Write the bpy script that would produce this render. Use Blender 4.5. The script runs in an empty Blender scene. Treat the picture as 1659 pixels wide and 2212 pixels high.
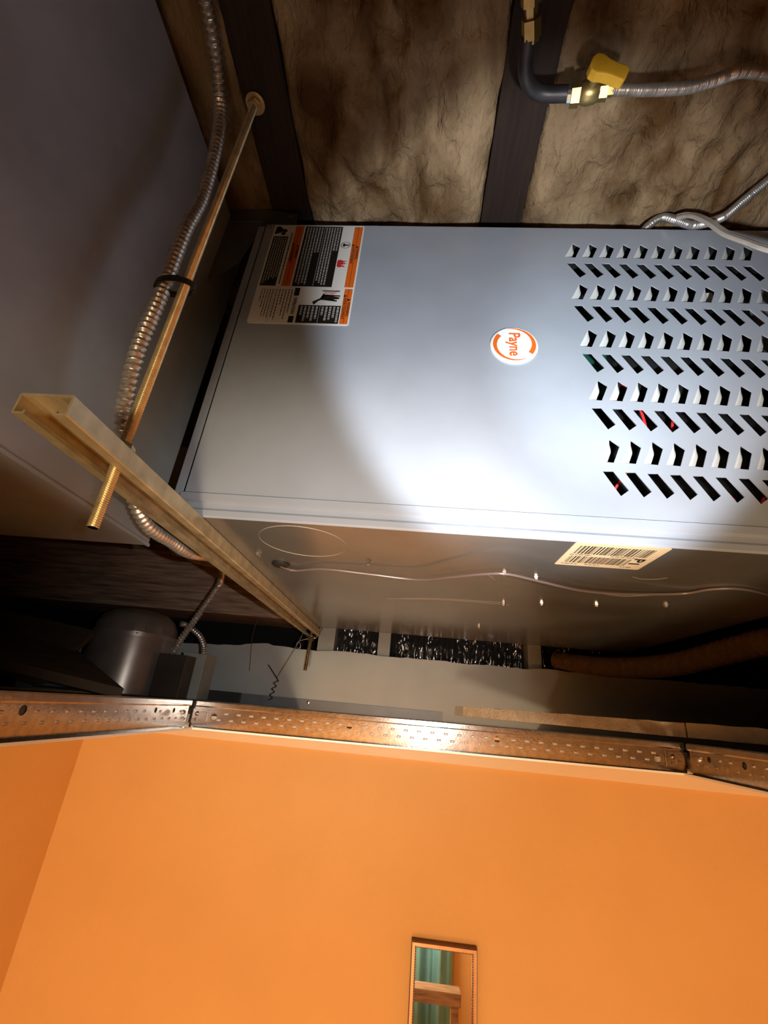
import bpy, bmesh, math, random
from mathutils import Vector, Matrix, noise
random.seed(7)
C = bpy.context.scene.collection
SC = bpy.context.scene

# ------------------------------------------------------------------ camera
# metres, most positions computed from image pixels; the lens is the origin, X along the furnace, Y away from the viewer, Z up; the room floor is at -2.40
cam_d = bpy.data.cameras.new('camera')
cam_d.sensor_fit = 'AUTO'; cam_d.sensor_width = 36.0
cam_d.lens = 36.0 * 944.456 / 2212.0
cam_d.clip_start = 0.005; cam_d.clip_end = 50
cam = bpy.data.objects.new('camera', cam_d); C.objects.link(cam)
cam.matrix_world = Matrix(((0.9952, -0.0625, 0.0755, 0), (0.0432, -0.4121, -0.9101, 0),
                           (0.0880, 0.9090, -0.4074, 0), (0, 0, 0, 1)))
SC.camera = cam

# ------------------------------------------------------------------ world, lights, exposure
w = bpy.data.worlds.new('world'); SC.world = w; w.use_nodes = True
w.node_tree.nodes['Background'].inputs[0].default_value = (0.05, 0.04, 0.03, 1)
w.node_tree.nodes['Background'].inputs[1].default_value = 0.02
SC.view_settings.view_transform = 'Standard'; SC.view_settings.look = 'None'
SC.view_settings.exposure = 0.0; SC.view_settings.gamma = 1.0; SC.view_settings.use_curve_mapping = False

TORCH = Vector((0.121, 0.094, 0.026)); TORCH_AIM = Vector((0.155, 0.4576, 0.405)); HOT_AIM = Vector((0.235, 0.4576, 0.430))
def light(name, kind, loc, energy, color, **kw):
    d = bpy.data.lights.new(name, kind); d.energy = energy; d.color = color
    for k, v in kw.items(): setattr(d, k, v)
    o = bpy.data.objects.new(name, d); C.objects.link(o); o.location = loc
    return o
def aim(o, target):
    o.rotation_euler = (Vector(target) - Vector(o.location)).to_track_quat('-Z', 'Y').to_euler()
# warm lamps of the room below the ceiling
lamp = light('room_lamp', 'POINT', (-0.02, -0.98, -0.55), 48.0, (1.0, 0.79, 0.51), shadow_soft_size=0.10)
lamp2 = light('room_lamp_low', 'POINT', (-0.12, 0.05, -1.00), 8.0, (1.0, 0.70, 0.38), shadow_soft_size=0.08)
# the phone's flash beside the lens
flash = light('phone_flash', 'SPOT', (0.060, -0.03, 0.002), 12.0, (1.0, 0.97, 0.91), spot_size=math.radians(66), spot_blend=1.0, shadow_soft_size=0.004)
aim(flash, (-0.24, 1.28, 0.24))
# the flashlight: its wide spill and its hot centre
tdir = (TORCH_AIM - TORCH).normalized()
spill = light('flashlight_spill', 'SPOT', TORCH + tdir * 0.012, 20.5, (0.88, 0.94, 1.0), spot_size=math.radians(65), spot_blend=0.36, shadow_soft_size=0.010)
aim(spill, TORCH_AIM)
hot = light('flashlight_centre', 'SPOT', TORCH + tdir * 0.012, 13.0, (0.76, 0.92, 1.0), spot_size=math.radians(38), spot_blend=1.0, shadow_soft_size=0.010)
aim(hot, HOT_AIM)

# ------------------------------------------------------------------ materials
def mat(name, color, rough=0.6, metal=0.0, var=0.0, scale=40.0, bump=0.0, bscale=None, spec=0.5, coat=0.0, color2=None, stretch=None, detail=4.0, contrast=None, swirl=0.0, bdist=0.004):
    m = bpy.data.materials.new(name); m.use_nodes = True
    nt = m.node_tree; b = nt.nodes['Principled BSDF']
    b.inputs['Base Color'].default_value = (*color, 1); b.inputs['Roughness'].default_value = rough
    b.inputs['Metallic'].default_value = metal; b.inputs['Specular IOR Level'].default_value = spec
    b.inputs['Coat Weight'].default_value = coat; b.inputs['Coat Roughness'].default_value = 0.12
    if var or color2 or bump:
        tc = nt.nodes.new('ShaderNodeTexCoord'); mp = nt.nodes.new('ShaderNodeMapping')
        nt.links.new(tc.outputs['Object'], mp.inputs['Vector'])
        if stretch: mp.inputs['Scale'].default_value = stretch
    if var or color2:
        n = nt.nodes.new('ShaderNodeTexNoise'); n.inputs['Scale'].default_value = scale; n.inputs['Detail'].default_value = detail; n.inputs['Distortion'].default_value = swirl
        nt.links.new(mp.outputs[0], n.inputs['Vector'])
        r = nt.nodes.new('ShaderNodeValToRGB')
        c2 = color2 or tuple(max(0, c * (1 - var)) for c in color)
        c1 = color if color2 else tuple(min(1, c * (1 + var)) for c in color)
        r.color_ramp.elements[0].color = (*c2, 1); r.color_ramp.elements[1].color = (*c1, 1)
        lo, hi = contrast or (0.3, 0.7)
        r.color_ramp.elements[0].position = lo; r.color_ramp.elements[1].position = hi
        nt.links.new(n.outputs['Fac'], r.inputs['Fac']); nt.links.new(r.outputs['Color'], b.inputs['Base Color'])
    if bump:
        n2 = nt.nodes.new('ShaderNodeTexNoise'); n2.inputs['Scale'].default_value = bscale or scale * 3; n2.inputs['Detail'].default_value = 5; n2.inputs['Distortion'].default_value = swirl
        nt.links.new(mp.outputs[0], n2.inputs['Vector'])
        bp = nt.nodes.new('ShaderNodeBump'); bp.inputs['Strength'].default_value = bump; bp.inputs['Distance'].default_value = bdist
        nt.links.new(n2.outputs['Fac'], bp.inputs['Height']); nt.links.new(bp.outputs[0], b.inputs['Normal'])
    return m
M = {}
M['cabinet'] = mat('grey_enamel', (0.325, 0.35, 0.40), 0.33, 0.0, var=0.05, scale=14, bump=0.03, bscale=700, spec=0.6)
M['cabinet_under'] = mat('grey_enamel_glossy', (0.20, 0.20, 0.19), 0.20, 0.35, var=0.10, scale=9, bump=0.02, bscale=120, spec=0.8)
M['louver'] = mat('pale_louver', (0.58, 0.58, 0.56), 0.4, 0.0, var=0.12, scale=60)  # tongues paler than the door enamel
M['inside'] = mat('dark_inside', (0.010, 0.010, 0.010), 0.8, spec=0.2)  # near black; also stands for unlit hollows
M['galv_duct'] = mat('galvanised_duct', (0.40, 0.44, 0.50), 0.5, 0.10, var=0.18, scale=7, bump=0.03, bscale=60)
M['galv_dark'] = mat('shadowed_galvanised', (0.17, 0.18, 0.18), 0.55, 0.3, var=0.2, scale=9)  # duct sheet with its shadow put into the darker colour
M['tee'] = mat('galvanised_tee', (0.36, 0.33, 0.305), 0.15, 0.95, var=0.18, scale=160, bump=0.02, bscale=400)
M['tee_bump'] = mat('bump_glint_steel', (0.66, 0.58, 0.49), 0.35, 0.35)  # paler than the tee; glints on the bumps put into the colour
M['tee_white'] = mat('tee_face_paint', (0.80, 0.76, 0.68), 0.4)
M['strut'] = mat('yellow_zinc', (0.52, 0.435, 0.27), 0.40, 0.45, var=0.25, scale=45, bump=0.04, bscale=200)
M['rod'] = mat('brass_zinc', (0.70, 0.56, 0.31), 0.28, 0.65, var=0.18, scale=70)
M['rod_old'] = mat('rusty_zinc', (0.30, 0.22, 0.12), 0.4, 0.8, var=0.3, scale=90)
M['armor'] = mat('armored_steel', (0.62, 0.57, 0.51), 0.32, 0.75, var=0.2, scale=60)
M['conduit_grey'] = mat('flexible_grey_metal', (0.52, 0.51, 0.49), 0.34, 0.85, var=0.12, scale=90)
M['hose'] = mat('stainless_hose', (0.50, 0.45, 0.40), 0.38, 0.8, var=0.15, scale=90)
M['brass'] = mat('brass', (0.46, 0.35, 0.14), 0.38, 0.9, var=0.15, scale=60)
M['black_pipe'] = mat('black_iron', (0.045, 0.042, 0.045), 0.45, 0.5, var=0.3, scale=60)
M['yellow'] = mat('yellow_plastic', (0.80, 0.46, 0.03), 0.45, 0.0, var=0.08, scale=50)
M['steel'] = mat('zinc_steel', (0.66, 0.64, 0.60), 0.25, 0.95)
M['orange_wall'] = mat('orange_wall_paint', (0.82, 0.485, 0.185), 0.62, 0.0, var=0.03, scale=5, bump=0.12, bscale=420, spec=0.3)
M['trim_peach'] = mat('peach_trim_paint', (0.92, 0.70, 0.46), 0.5, 0.0, var=0.02, scale=6)
M['drywall'] = mat('bare_drywall', (0.36, 0.385, 0.385), 0.5, 0.0, var=0.12, scale=5.5, bump=0.06, bscale=40)
M['angle'] = mat('blue_grey_angle', (0.16, 0.17, 0.19), 0.45, 0.2, var=0.1, scale=20)
M['floor'] = mat('room_floor', (0.35, 0.26, 0.18), 0.5, var=0.15, scale=8)
M['tile'] = mat('mineral_fibre', (0.50, 0.42, 0.31), 0.95, 0.0, var=0.14, scale=60, bump=0.6, bscale=260, spec=0.1)
M['tile_back'] = mat('brown_tile_back', (0.115, 0.080, 0.050), 0.9, 0.0, var=0.18, scale=22, bump=0.2, bscale=160, spec=0.1)
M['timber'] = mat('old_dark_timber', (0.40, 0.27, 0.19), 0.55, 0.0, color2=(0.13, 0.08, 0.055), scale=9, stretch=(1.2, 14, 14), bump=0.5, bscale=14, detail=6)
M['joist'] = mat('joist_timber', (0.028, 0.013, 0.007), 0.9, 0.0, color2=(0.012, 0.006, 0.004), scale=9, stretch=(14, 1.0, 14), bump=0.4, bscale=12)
M['stud'] = mat('grey_stud', (0.30, 0.30, 0.27), 0.6, 0.1, var=0.12, scale=20)
M['mortar'] = mat('crumbling_mortar', (0.52, 0.38, 0.28), 0.95, 0.0, var=0.3, scale=60, bump=0.8, bscale=120)
M['fibre'] = mat('brown_glass_fibre', (0.36, 0.255, 0.150), 1.0, 0.0, color2=(0.085, 0.042, 0.015), scale=13, bump=1.0, bscale=130, spec=0.05, detail=12, stretch=(1.0, 0.6, 1.0), contrast=(0.34, 0.70), swirl=0.6, bdist=0.006)
M['foil'] = mat('black_foil_film', (0.030, 0.030, 0.034), 0.12, 0.4, spec=1.0, coat=1.0)
M['can'] = mat('bronze_can', (0.30, 0.25, 0.225), 0.32, 0.6, var=0.15, scale=25)
M['plate_dark'] = mat('dark_plate', (0.07, 0.05, 0.04), 0.5, 0.4, var=0.15, scale=25)
M['tan'] = mat('tan_jacket', (0.13, 0.08, 0.038), 0.85, 0.0, var=0.2, scale=80, bump=0.3, bscale=300, spec=0.1)
M['wire_grey'] = mat('lilac_grey_wire', (0.20, 0.155, 0.15), 0.32, spec=0.7)
M['wire_white'] = mat('dusty_white_jacket', (0.42, 0.38, 0.33), 0.6, var=0.1, scale=60)
M['wire_dark'] = mat('dark_tie_wire', (0.05, 0.04, 0.035), 0.45, 0.5)
M['rubber'] = mat('black_rubber', (0.014, 0.014, 0.014), 0.6)
M['white'] = mat('label_white', (0.80, 0.78, 0.73), 0.45)
M['badge_white'] = mat('badge_white', (0.82, 0.84, 0.84), 0.4)
M['cream'] = mat('cream_label', (0.86, 0.72, 0.46), 0.5)
M['ink'] = mat('black_ink', (0.012, 0.010, 0.009), 0.5)
M['print'] = mat('grey_print', (0.42, 0.41, 0.38), 0.5)
M['orange_ink'] = mat('orange_ink', (0.74, 0.135, 0.012), 0.45)
M['red_ink'] = mat('red_ink', (0.62, 0.03, 0.03), 0.45)
M['pink_ink'] = mat('pink_ink', (0.72, 0.36, 0.33), 0.45)
M['red_wire'] = mat('red_wire', (0.70, 0.03, 0.03), 0.4)
M['green_board'] = mat('green_board', (0.01, 0.07, 0.05), 0.4)
M['purple'] = mat('purple_plastic', (0.16, 0.11, 0.62), 0.4)
M['scratch'] = mat('pale_scratch', (0.36, 0.30, 0.23), 0.5)
M['mirror'] = mat('mirror_glass', (0.92, 0.92, 0.92), 0.015, 1.0)
M['frame'] = mat('copper_gilt_frame', (0.78, 0.43, 0.22), 0.32, 0.5, var=0.08, scale=60)
M['frame_dark'] = mat('dark_frame_edge', (0.13, 0.045, 0.02), 0.5)
M['curtain'] = mat('teal_curtain', (0.20, 0.50, 0.60), 0.8, 0.0, var=0.15, scale=6)
M['ladder'] = mat('worn_ladder_wood', (0.40, 0.24, 0.13), 0.7, 0.0, color2=(0.16, 0.09, 0.05), scale=9, stretch=(1, 8, 8), bump=0.2, bscale=20)

# ------------------------------------------------------------------ helpers
ROOT = {}
def thing(name, label, cat, loc, group=None):
    o = bpy.data.objects.new(name, None); C.objects.link(o); o.location = loc; o.empty_display_size = 0.02
    o['label'] = label; o['category'] = cat
    if group: o['group'] = group
    ROOT[o.name] = Vector(loc)
    return o
def tag(o, label=None, cat=None, group=None, kind=None):
    for k, v in (('label', label), ('category', cat), ('group', group), ('kind', kind)):
        if v: o[k] = v
    return o
def finish(name, me, mats, parent=None, smooth=False):
    if not isinstance(mats, (list, tuple)): mats = [mats]
    for m in mats: me.materials.append(m)
    o = bpy.data.objects.new(name, me); C.objects.link(o)
    if smooth:
        for p in me.polygons: p.use_smooth = True
    if parent is not None:
        off = ROOT[parent.name]; o.parent = parent; o.location = (0, 0, 0)
    else:
        vs = [v.co for v in me.vertices]
        lo = [min(v[i] for v in vs) for i in range(3)]; hi = [max(v[i] for v in vs) for i in range(3)]
        off = Vector(((lo[0] + hi[0]) / 2, (lo[1] + hi[1]) / 2, lo[2])); o.location = off
    ROOT[o.name] = Vector(off)
    me.transform(Matrix.Translation(-off))
    return o
class MB:
    def __init__(s): s.v = []; s.f = []; s.m = []; s.mi = 0
    def add(s, vs, fs):
        n = len(s.v); s.v += [tuple(v) for v in vs]; s.f += [tuple(i + n for i in f) for f in fs]; s.m += [s.mi] * len(fs); return s
    def box(s, x0, x1, y0, y1, z0, z1):
        return s.add([(x, y, z) for z in (z0, z1) for y in (y0, y1) for x in (x0, x1)],
                     [(0, 2, 3, 1), (4, 5, 7, 6), (0, 1, 5, 4), (2, 6, 7, 3), (0, 4, 6, 2), (1, 3, 7, 5)])
    def obox(s, c, ax, ay, az):   # centre and three half axes
        c = Vector(c); ax, ay, az = Vector(ax), Vector(ay), Vector(az)
        return s.add([c + ax * i + ay * j + az * k for k in (-1, 1) for j in (-1, 1) for i in (-1, 1)],
                     [(0, 2, 3, 1), (4, 5, 7, 6), (0, 1, 5, 4), (2, 6, 7, 3), (0, 4, 6, 2), (1, 3, 7, 5)])
    def prism(s, prof, axis, a, b):   # closed profile extruded along x, y or z
        def put(p, t):
            return {'x': (t, p[0], p[1]), 'y': (p[0], t, p[1]), 'z': (p[0], p[1], t)}[axis]
        n = len(prof); vs = [put(p, a) for p in prof] + [put(p, b) for p in prof]
        fs = [(i, (i + 1) % n, n + (i + 1) % n, n + i) for i in range(n)] + [tuple(range(n))[::-1], tuple(range(n, 2 * n))]
        return s.add(vs, fs)
    def quad(s, *p): return s.add(p, [tuple(range(len(p)))])
    def lathe(s, c, axis, prof, seg=16):   # prof: list of (along, radius)
        c = Vector(c); az = Vector(axis).normalized(); ax = az.orthogonal().normalized(); ay = az.cross(ax)
        vs = []; fs = []
        for t, r in prof:
            for i in range(seg):
                a = 2 * math.pi * i / seg
                vs.append(c + az * t + (ax * math.cos(a) + ay * math.sin(a)) * r)
        for k in range(len(prof) - 1):
            for i in range(seg):
                j = (i + 1) % seg
                fs.append((k * seg + i, k * seg + j, (k + 1) * seg + j, (k + 1) * seg + i))
        fs.append(tuple(range(seg))[::-1]); fs.append(tuple(range((len(prof) - 1) * seg, len(prof) * seg)))
        return s.add(vs, fs)
    def build(s, name, mats, parent=None, smooth=False, bevel=0.0, sharp=35):
        me = bpy.data.meshes.new(name); me.from_pydata(s.v, [], s.f); me.update()
        if not isinstance(mats, (list, tuple)): mats = [mats]
        for p, i in zip(me.polygons, s.m): p.material_index = i
        bm = bmesh.new(); bm.from_mesh(me)
        bmesh.ops.recalc_face_normals(bm, faces=bm.faces)
        if bevel: bmesh.ops.bevel(bm, geom=[e for e in bm.edges if len(e.link_faces) == 2 and e.calc_face_angle() > 0.5], offset=bevel, segments=2, affect='EDGES', profile=0.6)
        if smooth:
            for f in bm.faces: f.smooth = True
            for e in bm.edges:
                if len(e.link_faces) == 2 and e.calc_face_angle() > math.radians(sharp): e.smooth = False
        bm.to_mesh(me); bm.free()
        return finish(name, me, mats, parent)
def catmull(P, step):
    P = [Vector(p) for p in P]; P = [2 * P[0] - P[1]] + P + [2 * P[-1] - P[-2]]; out = []
    for i in range(1, len(P) - 2):
        n = max(2, int((P[i + 1] - P[i]).length / step))
        for k in range(n):
            t = k / n; a, b, c, d = P[i - 1:i + 3]
            out.append(0.5 * ((2 * b) + (c - a) * t + (2 * a - 5 * b + 4 * c - d) * t * t + (3 * b - a - 3 * c + d) * t ** 3))
    out.append(P[-2]); return out
def tube(P, r, seg=10, step=0.004, amp=0.0, pitch=0.004, helix=False, straight=False):
    pts = [Vector(p) for p in P] if straight else catmull(P, step)
    mb = MB(); N = len(pts); T = [(pts[min(i + 1, N - 1)] - pts[max(i - 1, 0)]).normalized() for i in range(N)]
    n = T[0].orthogonal().normalized(); s = 0; vs = []; fs = []
    for i in range(N):
        n = (n - T[i] * n.dot(T[i])).normalized(); b = T[i].cross(n)
        if i: s += (pts[i] - pts[i - 1]).length
        for k in range(seg):
            a = 2 * math.pi * k / seg
            ph = s / pitch - (k / seg if helix else 0)
            rr = r * (1 + amp * math.cos(2 * math.pi * ph))
            vs.append(pts[i] + (n * math.cos(a) + b * math.sin(a)) * rr)
    for i in range(N - 1):
        for k in range(seg):
            j = (k + 1) % seg; fs.append((i * seg + k, i * seg + j, (i + 1) * seg + j, (i + 1) * seg + k))
    fs.append(tuple(range(seg))[::-1]); fs.append(tuple(range((N - 1) * seg, N * seg)))
    return mb.add(vs, fs)
def plate2d(outer, holes, thick, mtx):   # a sheet with real holes cut through it
    cu = bpy.data.curves.new('sheet', 'CURVE'); cu.dimensions = '2D'; cu.fill_mode = 'BOTH'; cu.extrude = thick / 2
    for loop in [outer] + holes:
        sp = cu.splines.new('POLY'); sp.points.add(len(loop) - 1); sp.use_cyclic_u = True
        for p, q in zip(sp.points, loop): p.co = (q[0], q[1], 0, 1)
    o = bpy.data.objects.new('sheet', cu); C.objects.link(o)
    me = bpy.data.meshes.new_from_object(o.evaluated_get(bpy.context.evaluated_depsgraph_get()))
    bpy.data.objects.remove(o); bpy.data.curves.remove(cu)
    me.transform(mtx); me.materials.clear()
    return me
def circle(cx, cy, r, n=14): return [(cx + r * math.cos(2 * math.pi * i / n), cy + r * math.sin(2 * math.pi * i / n)) for i in range(n)]
def frame_mtx(o, right, up):   # local x = right, local y = up
    r, u = Vector(right), Vector(up); n = r.cross(u)
    return Matrix(((r.x, u.x, n.x, o[0]), (r.y, u.y, n.y, o[1]), (r.z, u.z, n.z, o[2]), (0, 0, 0, 1)))
def text_mesh(s, size, mtx, width=None, thick=0.0001, bold=0.0):
    cu = bpy.data.curves.new('text', 'FONT'); cu.body = s; cu.size = size; cu.align_x = 'CENTER'; cu.align_y = 'CENTER'; cu.extrude = thick; cu.offset = bold; cu.resolution_u = 4
    o = bpy.data.objects.new('text', cu); C.objects.link(o)
    me = bpy.data.meshes.new_from_object(o.evaluated_get(bpy.context.evaluated_depsgraph_get()))
    bpy.data.objects.remove(o); bpy.data.curves.remove(cu)
    if width:
        xs = [v.co.x for v in me.vertices]; k = width / (max(xs) - min(xs))
        me.transform(Matrix.Diagonal((k, 1, 1, 1)))
    me.transform(mtx); me.materials.clear()
    return me
def structure(o): o['kind'] = 'structure'; return o
def shear(z, x): return z + 0.0087 * (x - 0.03)      # suspended grid tilted half a degree, fitted to image pixels of the tee ends

# ------------------------------------------------------------------ the room below
ZF = -2.40
structure(MB().box(-0.87, 1.62, -1.45, 1.31, ZF - 0.05, ZF).build('floor', M['floor']))
structure(MB().box(-0.87, -0.85, -1.45, 1.28, ZF, -0.03).build('wall_left', M['orange_wall']))
structure(MB().box(1.60, 1.62, -1.45, 1.28, ZF, -0.03).build('wall_right', M['orange_wall']))
structure(MB().box(-0.85, 1.60, -1.45, -1.42, ZF, -0.03).build('wall_front', M['orange_wall']))
# far wall: painted below the ceiling, bare drywall with a ragged top edge above it
structure(MB().box(-0.85, 1.60, 1.28, 1.294, ZF, -0.0425).build('wall_back', M['orange_wall']))
mb = MB(); n = 170; xs = [-1.10 + 2.7 * i / n for i in range(n + 1)]
def rag(x):
    base = 0.117 if x < -0.62 else (0.117 + 0.019 * min(1, (x + 0.62) / 0.18) if x < -0.40 else 0.1325)
    return base + 0.006 * noise.noise(Vector((x * 9, 3.1, 0))) + 0.003 * noise.noise(Vector((x * 42, 1.7, 0)))
vs = []; fs = []
for i, x in enumerate(xs):
    t = rag(x); vs += [(x, 1.28, -0.0425), (x, 1.28, t), (x, 1.2925, t - 0.003), (x, 1.2925, -0.0425)]
for i in range(n):
    a, b = 4 * i, 4 * (i + 1)
    fs += [(a, b, b + 1, a + 1), (a + 1, b + 1, b + 2, a + 2), (a + 2, b + 2, b + 3, a + 3)]
mb.add(vs, fs); structure(mb.build('wall_upper', M['drywall']))
structure(MB().prism([(1.2800, -0.1135), (1.2690, -0.1135), (1.2680, -0.1120), (1.2680, -0.0440), (1.2690, -0.0425), (1.2800, -0.0425)], 'x', -0.85, 1.60).build('trim_1', M['trim_peach']))
mb = MB(); mb.prism([(1.2790, -0.041), (1.2775, -0.041), (1.2775, 0.003), (1.2790, 0.003)], 'x', -0.56, 0.10)
ang = structure(mb.build('trim_2', M['angle']))
MB().lathe((-0.2605, 1.2775, -0.0045), (0, -1, 0), [(0, 0.0045), (0.0015, 0.0042), (0.0025, 0.002)], 12).build('screw', M['steel'], ang, smooth=True)
structure(MB().box(-1.5, 1.7, 1.52, 1.54, -0.3, 1.05).build('wall_rear', M['inside']))
structure(MB().box(-1.5, 1.7, -1.45, 1.54, 0.96, 0.98).build('ceiling_2', M['joist']))
# suspended ceiling with the open bay
me = plate2d([(-0.85, -1.42), (1.60, -1.42), (1.60, 1.2775), (-0.85, 1.2775)], [[(-0.279, -0.220), (-0.279, 0.612), (0.339, 0.612), (0.339, -0.220)], [(-0.279, 0.660), (-0.279, 1.2500), (0.339, 1.2500), (0.339, 0.660)]], 0.014, Matrix.Translation((0, 0, 0)))  # unseen near edge, rear opening and dividing strip shaped for the light
for v in me.vertices: v.co.z = shear(-0.0335 + v.co.z, v.co.x)
structure(finish('ceiling', me, M['tile']))

# ------------------------------------------------------------------ ceiling tees
def tee(name, label, p0, p1, holes, side):
    """inverted tee from p0 to p1; side = which side of the web carries the clip details"""
    p0, p1 = Vector(p0), Vector(p1); L = (p1 - p0).length; d = (p1 - p0).normalized(); up = Vector((0, 0, 1)); nrm = d.cross(up)
    root = thing(name, label, 'ceiling tee', tuple((p0 + p1) / 2))
    def W(u, z, t): return p0 + d * u + up * z + nrm * t
    m = frame_mtx(p0, d, up)
    me = plate2d([(0, 0.001), (L, 0.001), (L, 0.027), (0, 0.027)], [circle(u, z, r) for u, z, r in holes], 0.0014, m)
    finish('web', me, M['tee'], root)
    mb = MB(); prof = [(-0.0032, 0.0255), (-0.0036, 0.0268), (-0.0036, 0.0318), (-0.0026, 0.0330), (0.0026, 0.0330), (0.0036, 0.0318), (0.0036, 0.0268), (0.0032, 0.0255)]
    k = len(prof); mb.add([W(0, z, t) for t, z in prof] + [W(L, z, t) for t, z in prof], [(i, (i + 1) % k, k + (i + 1) % k, k + i) for i in range(k)] + [tuple(range(k)), tuple(range(k, 2 * k))])
    mb.build('bulb', M['tee'], root)
    mb = MB(); mb.obox(W(L / 2, 0.0008, 0), d * L / 2, nrm * 0.0119, up * 0.0004); mb.build('flange', M['tee'], root)
    mb = MB(); mb.obox(W(L / 2, 0.0000, 0), d * L / 2, nrm * 0.0124, up * 0.0004)
    for s in (-1, 1): mb.obox(W(L / 2, 0.0008, s * 0.0122), d * L / 2, nrm * 0.0004, up * 0.0010)
    mb.build('flange_cap', M['tee_white'], root)['label'] = 'thin pale painted cap under the flange'
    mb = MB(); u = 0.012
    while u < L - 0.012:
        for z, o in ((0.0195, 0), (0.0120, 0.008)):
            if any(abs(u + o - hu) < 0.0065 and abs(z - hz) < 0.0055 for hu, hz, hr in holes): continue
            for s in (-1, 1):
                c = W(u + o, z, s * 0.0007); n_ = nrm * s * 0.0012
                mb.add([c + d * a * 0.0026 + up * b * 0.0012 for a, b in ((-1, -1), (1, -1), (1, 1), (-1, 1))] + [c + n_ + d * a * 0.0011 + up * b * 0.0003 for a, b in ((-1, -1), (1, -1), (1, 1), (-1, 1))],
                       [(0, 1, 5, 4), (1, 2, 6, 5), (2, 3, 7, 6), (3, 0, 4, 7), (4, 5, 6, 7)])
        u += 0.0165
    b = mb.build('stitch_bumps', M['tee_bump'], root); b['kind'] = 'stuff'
    return root, W
XA, XB, YM = -0.273, 0.335, 0.61
zA, zB = -0.0450, -0.0396
main_l, WL = tee('main_tee', 'galvanised steel ceiling tee spanning the far side of the opening',
    (XA, YM, zA), (XB, YM, zB), [(0.030, 0.0150, 0.0042), (0.205, 0.0185, 0.0036), (0.388, 0.0185, 0.0036), (0.577, 0.0130, 0.0042)], 1)
left_t, WA = tee('cross_tee', 'dusty galvanised cross tee running towards the viewer on the left of the opening', (XA - 0.002, -0.62, zA), (XA - 0.002, 0.600, zA),
    [(0.955, 0.0205, 0.0036), (1.140, 0.0205, 0.0028), (1.182, 0.0205, 0.0028)], 1)
right_t, WB = tee('cross_tee', 'dusty galvanised cross tee at the right edge, below the stacked ceiling tiles', (XB + 0.002, -0.62, zB), (XB + 0.002, 0.600, zB),
    [(1.130, 0.0190, 0.0034), (1.185, 0.0190, 0.0030)], 1)
def clip(root, u, W):
    mb = MB(); up = Vector((0, 0, 1))
    mb.obox(W(u, 0.0145, 0.0018), Vector((0.013, 0, 0)), Vector((0, 0.0006, 0)), up * 0.0085)
    mb.obox(W(u + 0.004, 0.0145, 0.0028), Vector((0.006, 0, 0)), Vector((0, 0.0008, 0)), up * 0.0055)
    mb.lathe(W(u - 0.004, 0.0175, 0.0024), (0, -1, 0), [(0, 0.0030), (0.0014, 0.0026), (0.0018, 0.001)], 10)
    mb.lathe(W(u - 0.006, 0.0100, 0.0024), (0, -1, 0), [(0, 0.0018), (0.0012, 0.0014)], 10)
    mb.build('splice_clip', M['tee'], root, bevel=0.0002)
clip(main_l, 0.012, WL); clip(main_l, 0.598, WL)

# ------------------------------------------------------------------ furnace
FX0, FX1, FY0, FY1, FZ0, FZ1 = -0.295, 0.560, 0.4576, 1.203, 0.184, 0.7175
fur = thing('furnace', 'grey horizontal furnace with a louvred door hung above the opening', 'furnace', (0.13, 0.83, FZ0))
mb = MB(); y0 = FY0 + 0.014
mb.box(FX0, FX1, y0, FY1, FZ1 - 0.0012, FZ1).box(FX0, FX0 + 0.0012, y0, FY1, FZ0, FZ1).box(FX1 - 0.0012, FX1, y0, FY1, FZ0, FZ1).box(FX0, FX1, FY1 - 0.0012, FY1, FZ0, FZ1)
mb.build('casing', M['cabinet'], fur)
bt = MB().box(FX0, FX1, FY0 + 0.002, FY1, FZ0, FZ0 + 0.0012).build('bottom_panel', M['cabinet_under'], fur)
MB().prism([(FY0 + 0.0005, 0.2159), (FY0 - 0.0022, 0.2140), (FY0 - 0.0022, 0.2050), (FY0 + 0.0022, 0.2030), (FY0 + 0.0022, 0.1965), (FY0 - 0.0006, 0.1930), (FY0 - 0.0006, 0.1862), (FY0 + 0.0012, 0.1842), (FY0 + 0.014, 0.1842), (FY0 + 0.014, 0.2159)], 'x', FX0 + 0.012, FX1).build('bottom_rail', M['cabinet'], fur)
mb = MB(); mb.prism([(FX0, FY0 + 0.004), (FX0 + 0.0115, FY0 + 0.004), (FX0 + 0.0115, FY0 + 0.018), (FX0, FY0 + 0.018)], 'z', FZ0, FZ1); mb.build('corner_post', M['cabinet'], fur, bevel=0.0012)
# door with real slots
DX0, DX1, DZ0, DZ1 = -0.2806, 0.556, 0.2158, 0.7172
PITCH = 0.0251
rows = []       # (x of the first slot's outer corner, z, chevron kind)
for zz, xx, nn in ((0.6800, 0.2140, 11), (0.5904, 0.2163, 12), (0.5003, 0.2198, 12), (0.4107, 0.2229, 12), (0.3196, 0.2264, 12)):
    rows.append((xx, zz, 'A', nn)); rows.append((xx - 0.0130, zz - 0.0453, 'B', nn))
SA = [(0, 0), (0.0106, -0.0094), (0.0010, -0.0326), (-0.0148, -0.0316)]     # rising slot, outer corner on top
SB = [(0, 0), (0.0122, 0.0012), (0.0264, -0.0232), (0.0166, -0.0312)]      # falling slot
holes = []; lv = []
for x, z, kind, nn in rows:
    for i in range(nn):
        q = [(x + i * PITCH + a, z + b) for a, b in (SA if kind == 'A' else SB)]
        holes.append(q); lv.append((x + i * PITCH, z, kind))
me = plate2d([(DX0, DZ0), (DX1, DZ0), (DX1, DZ1), (DX0, DZ1)], holes, 0.0012, frame_mtx((0, FY0 + 0.0006, 0), (1, 0, 0), (0, 0, 1)))
door = finish('door_panel', me, M['cabinet'], fur)
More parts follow.
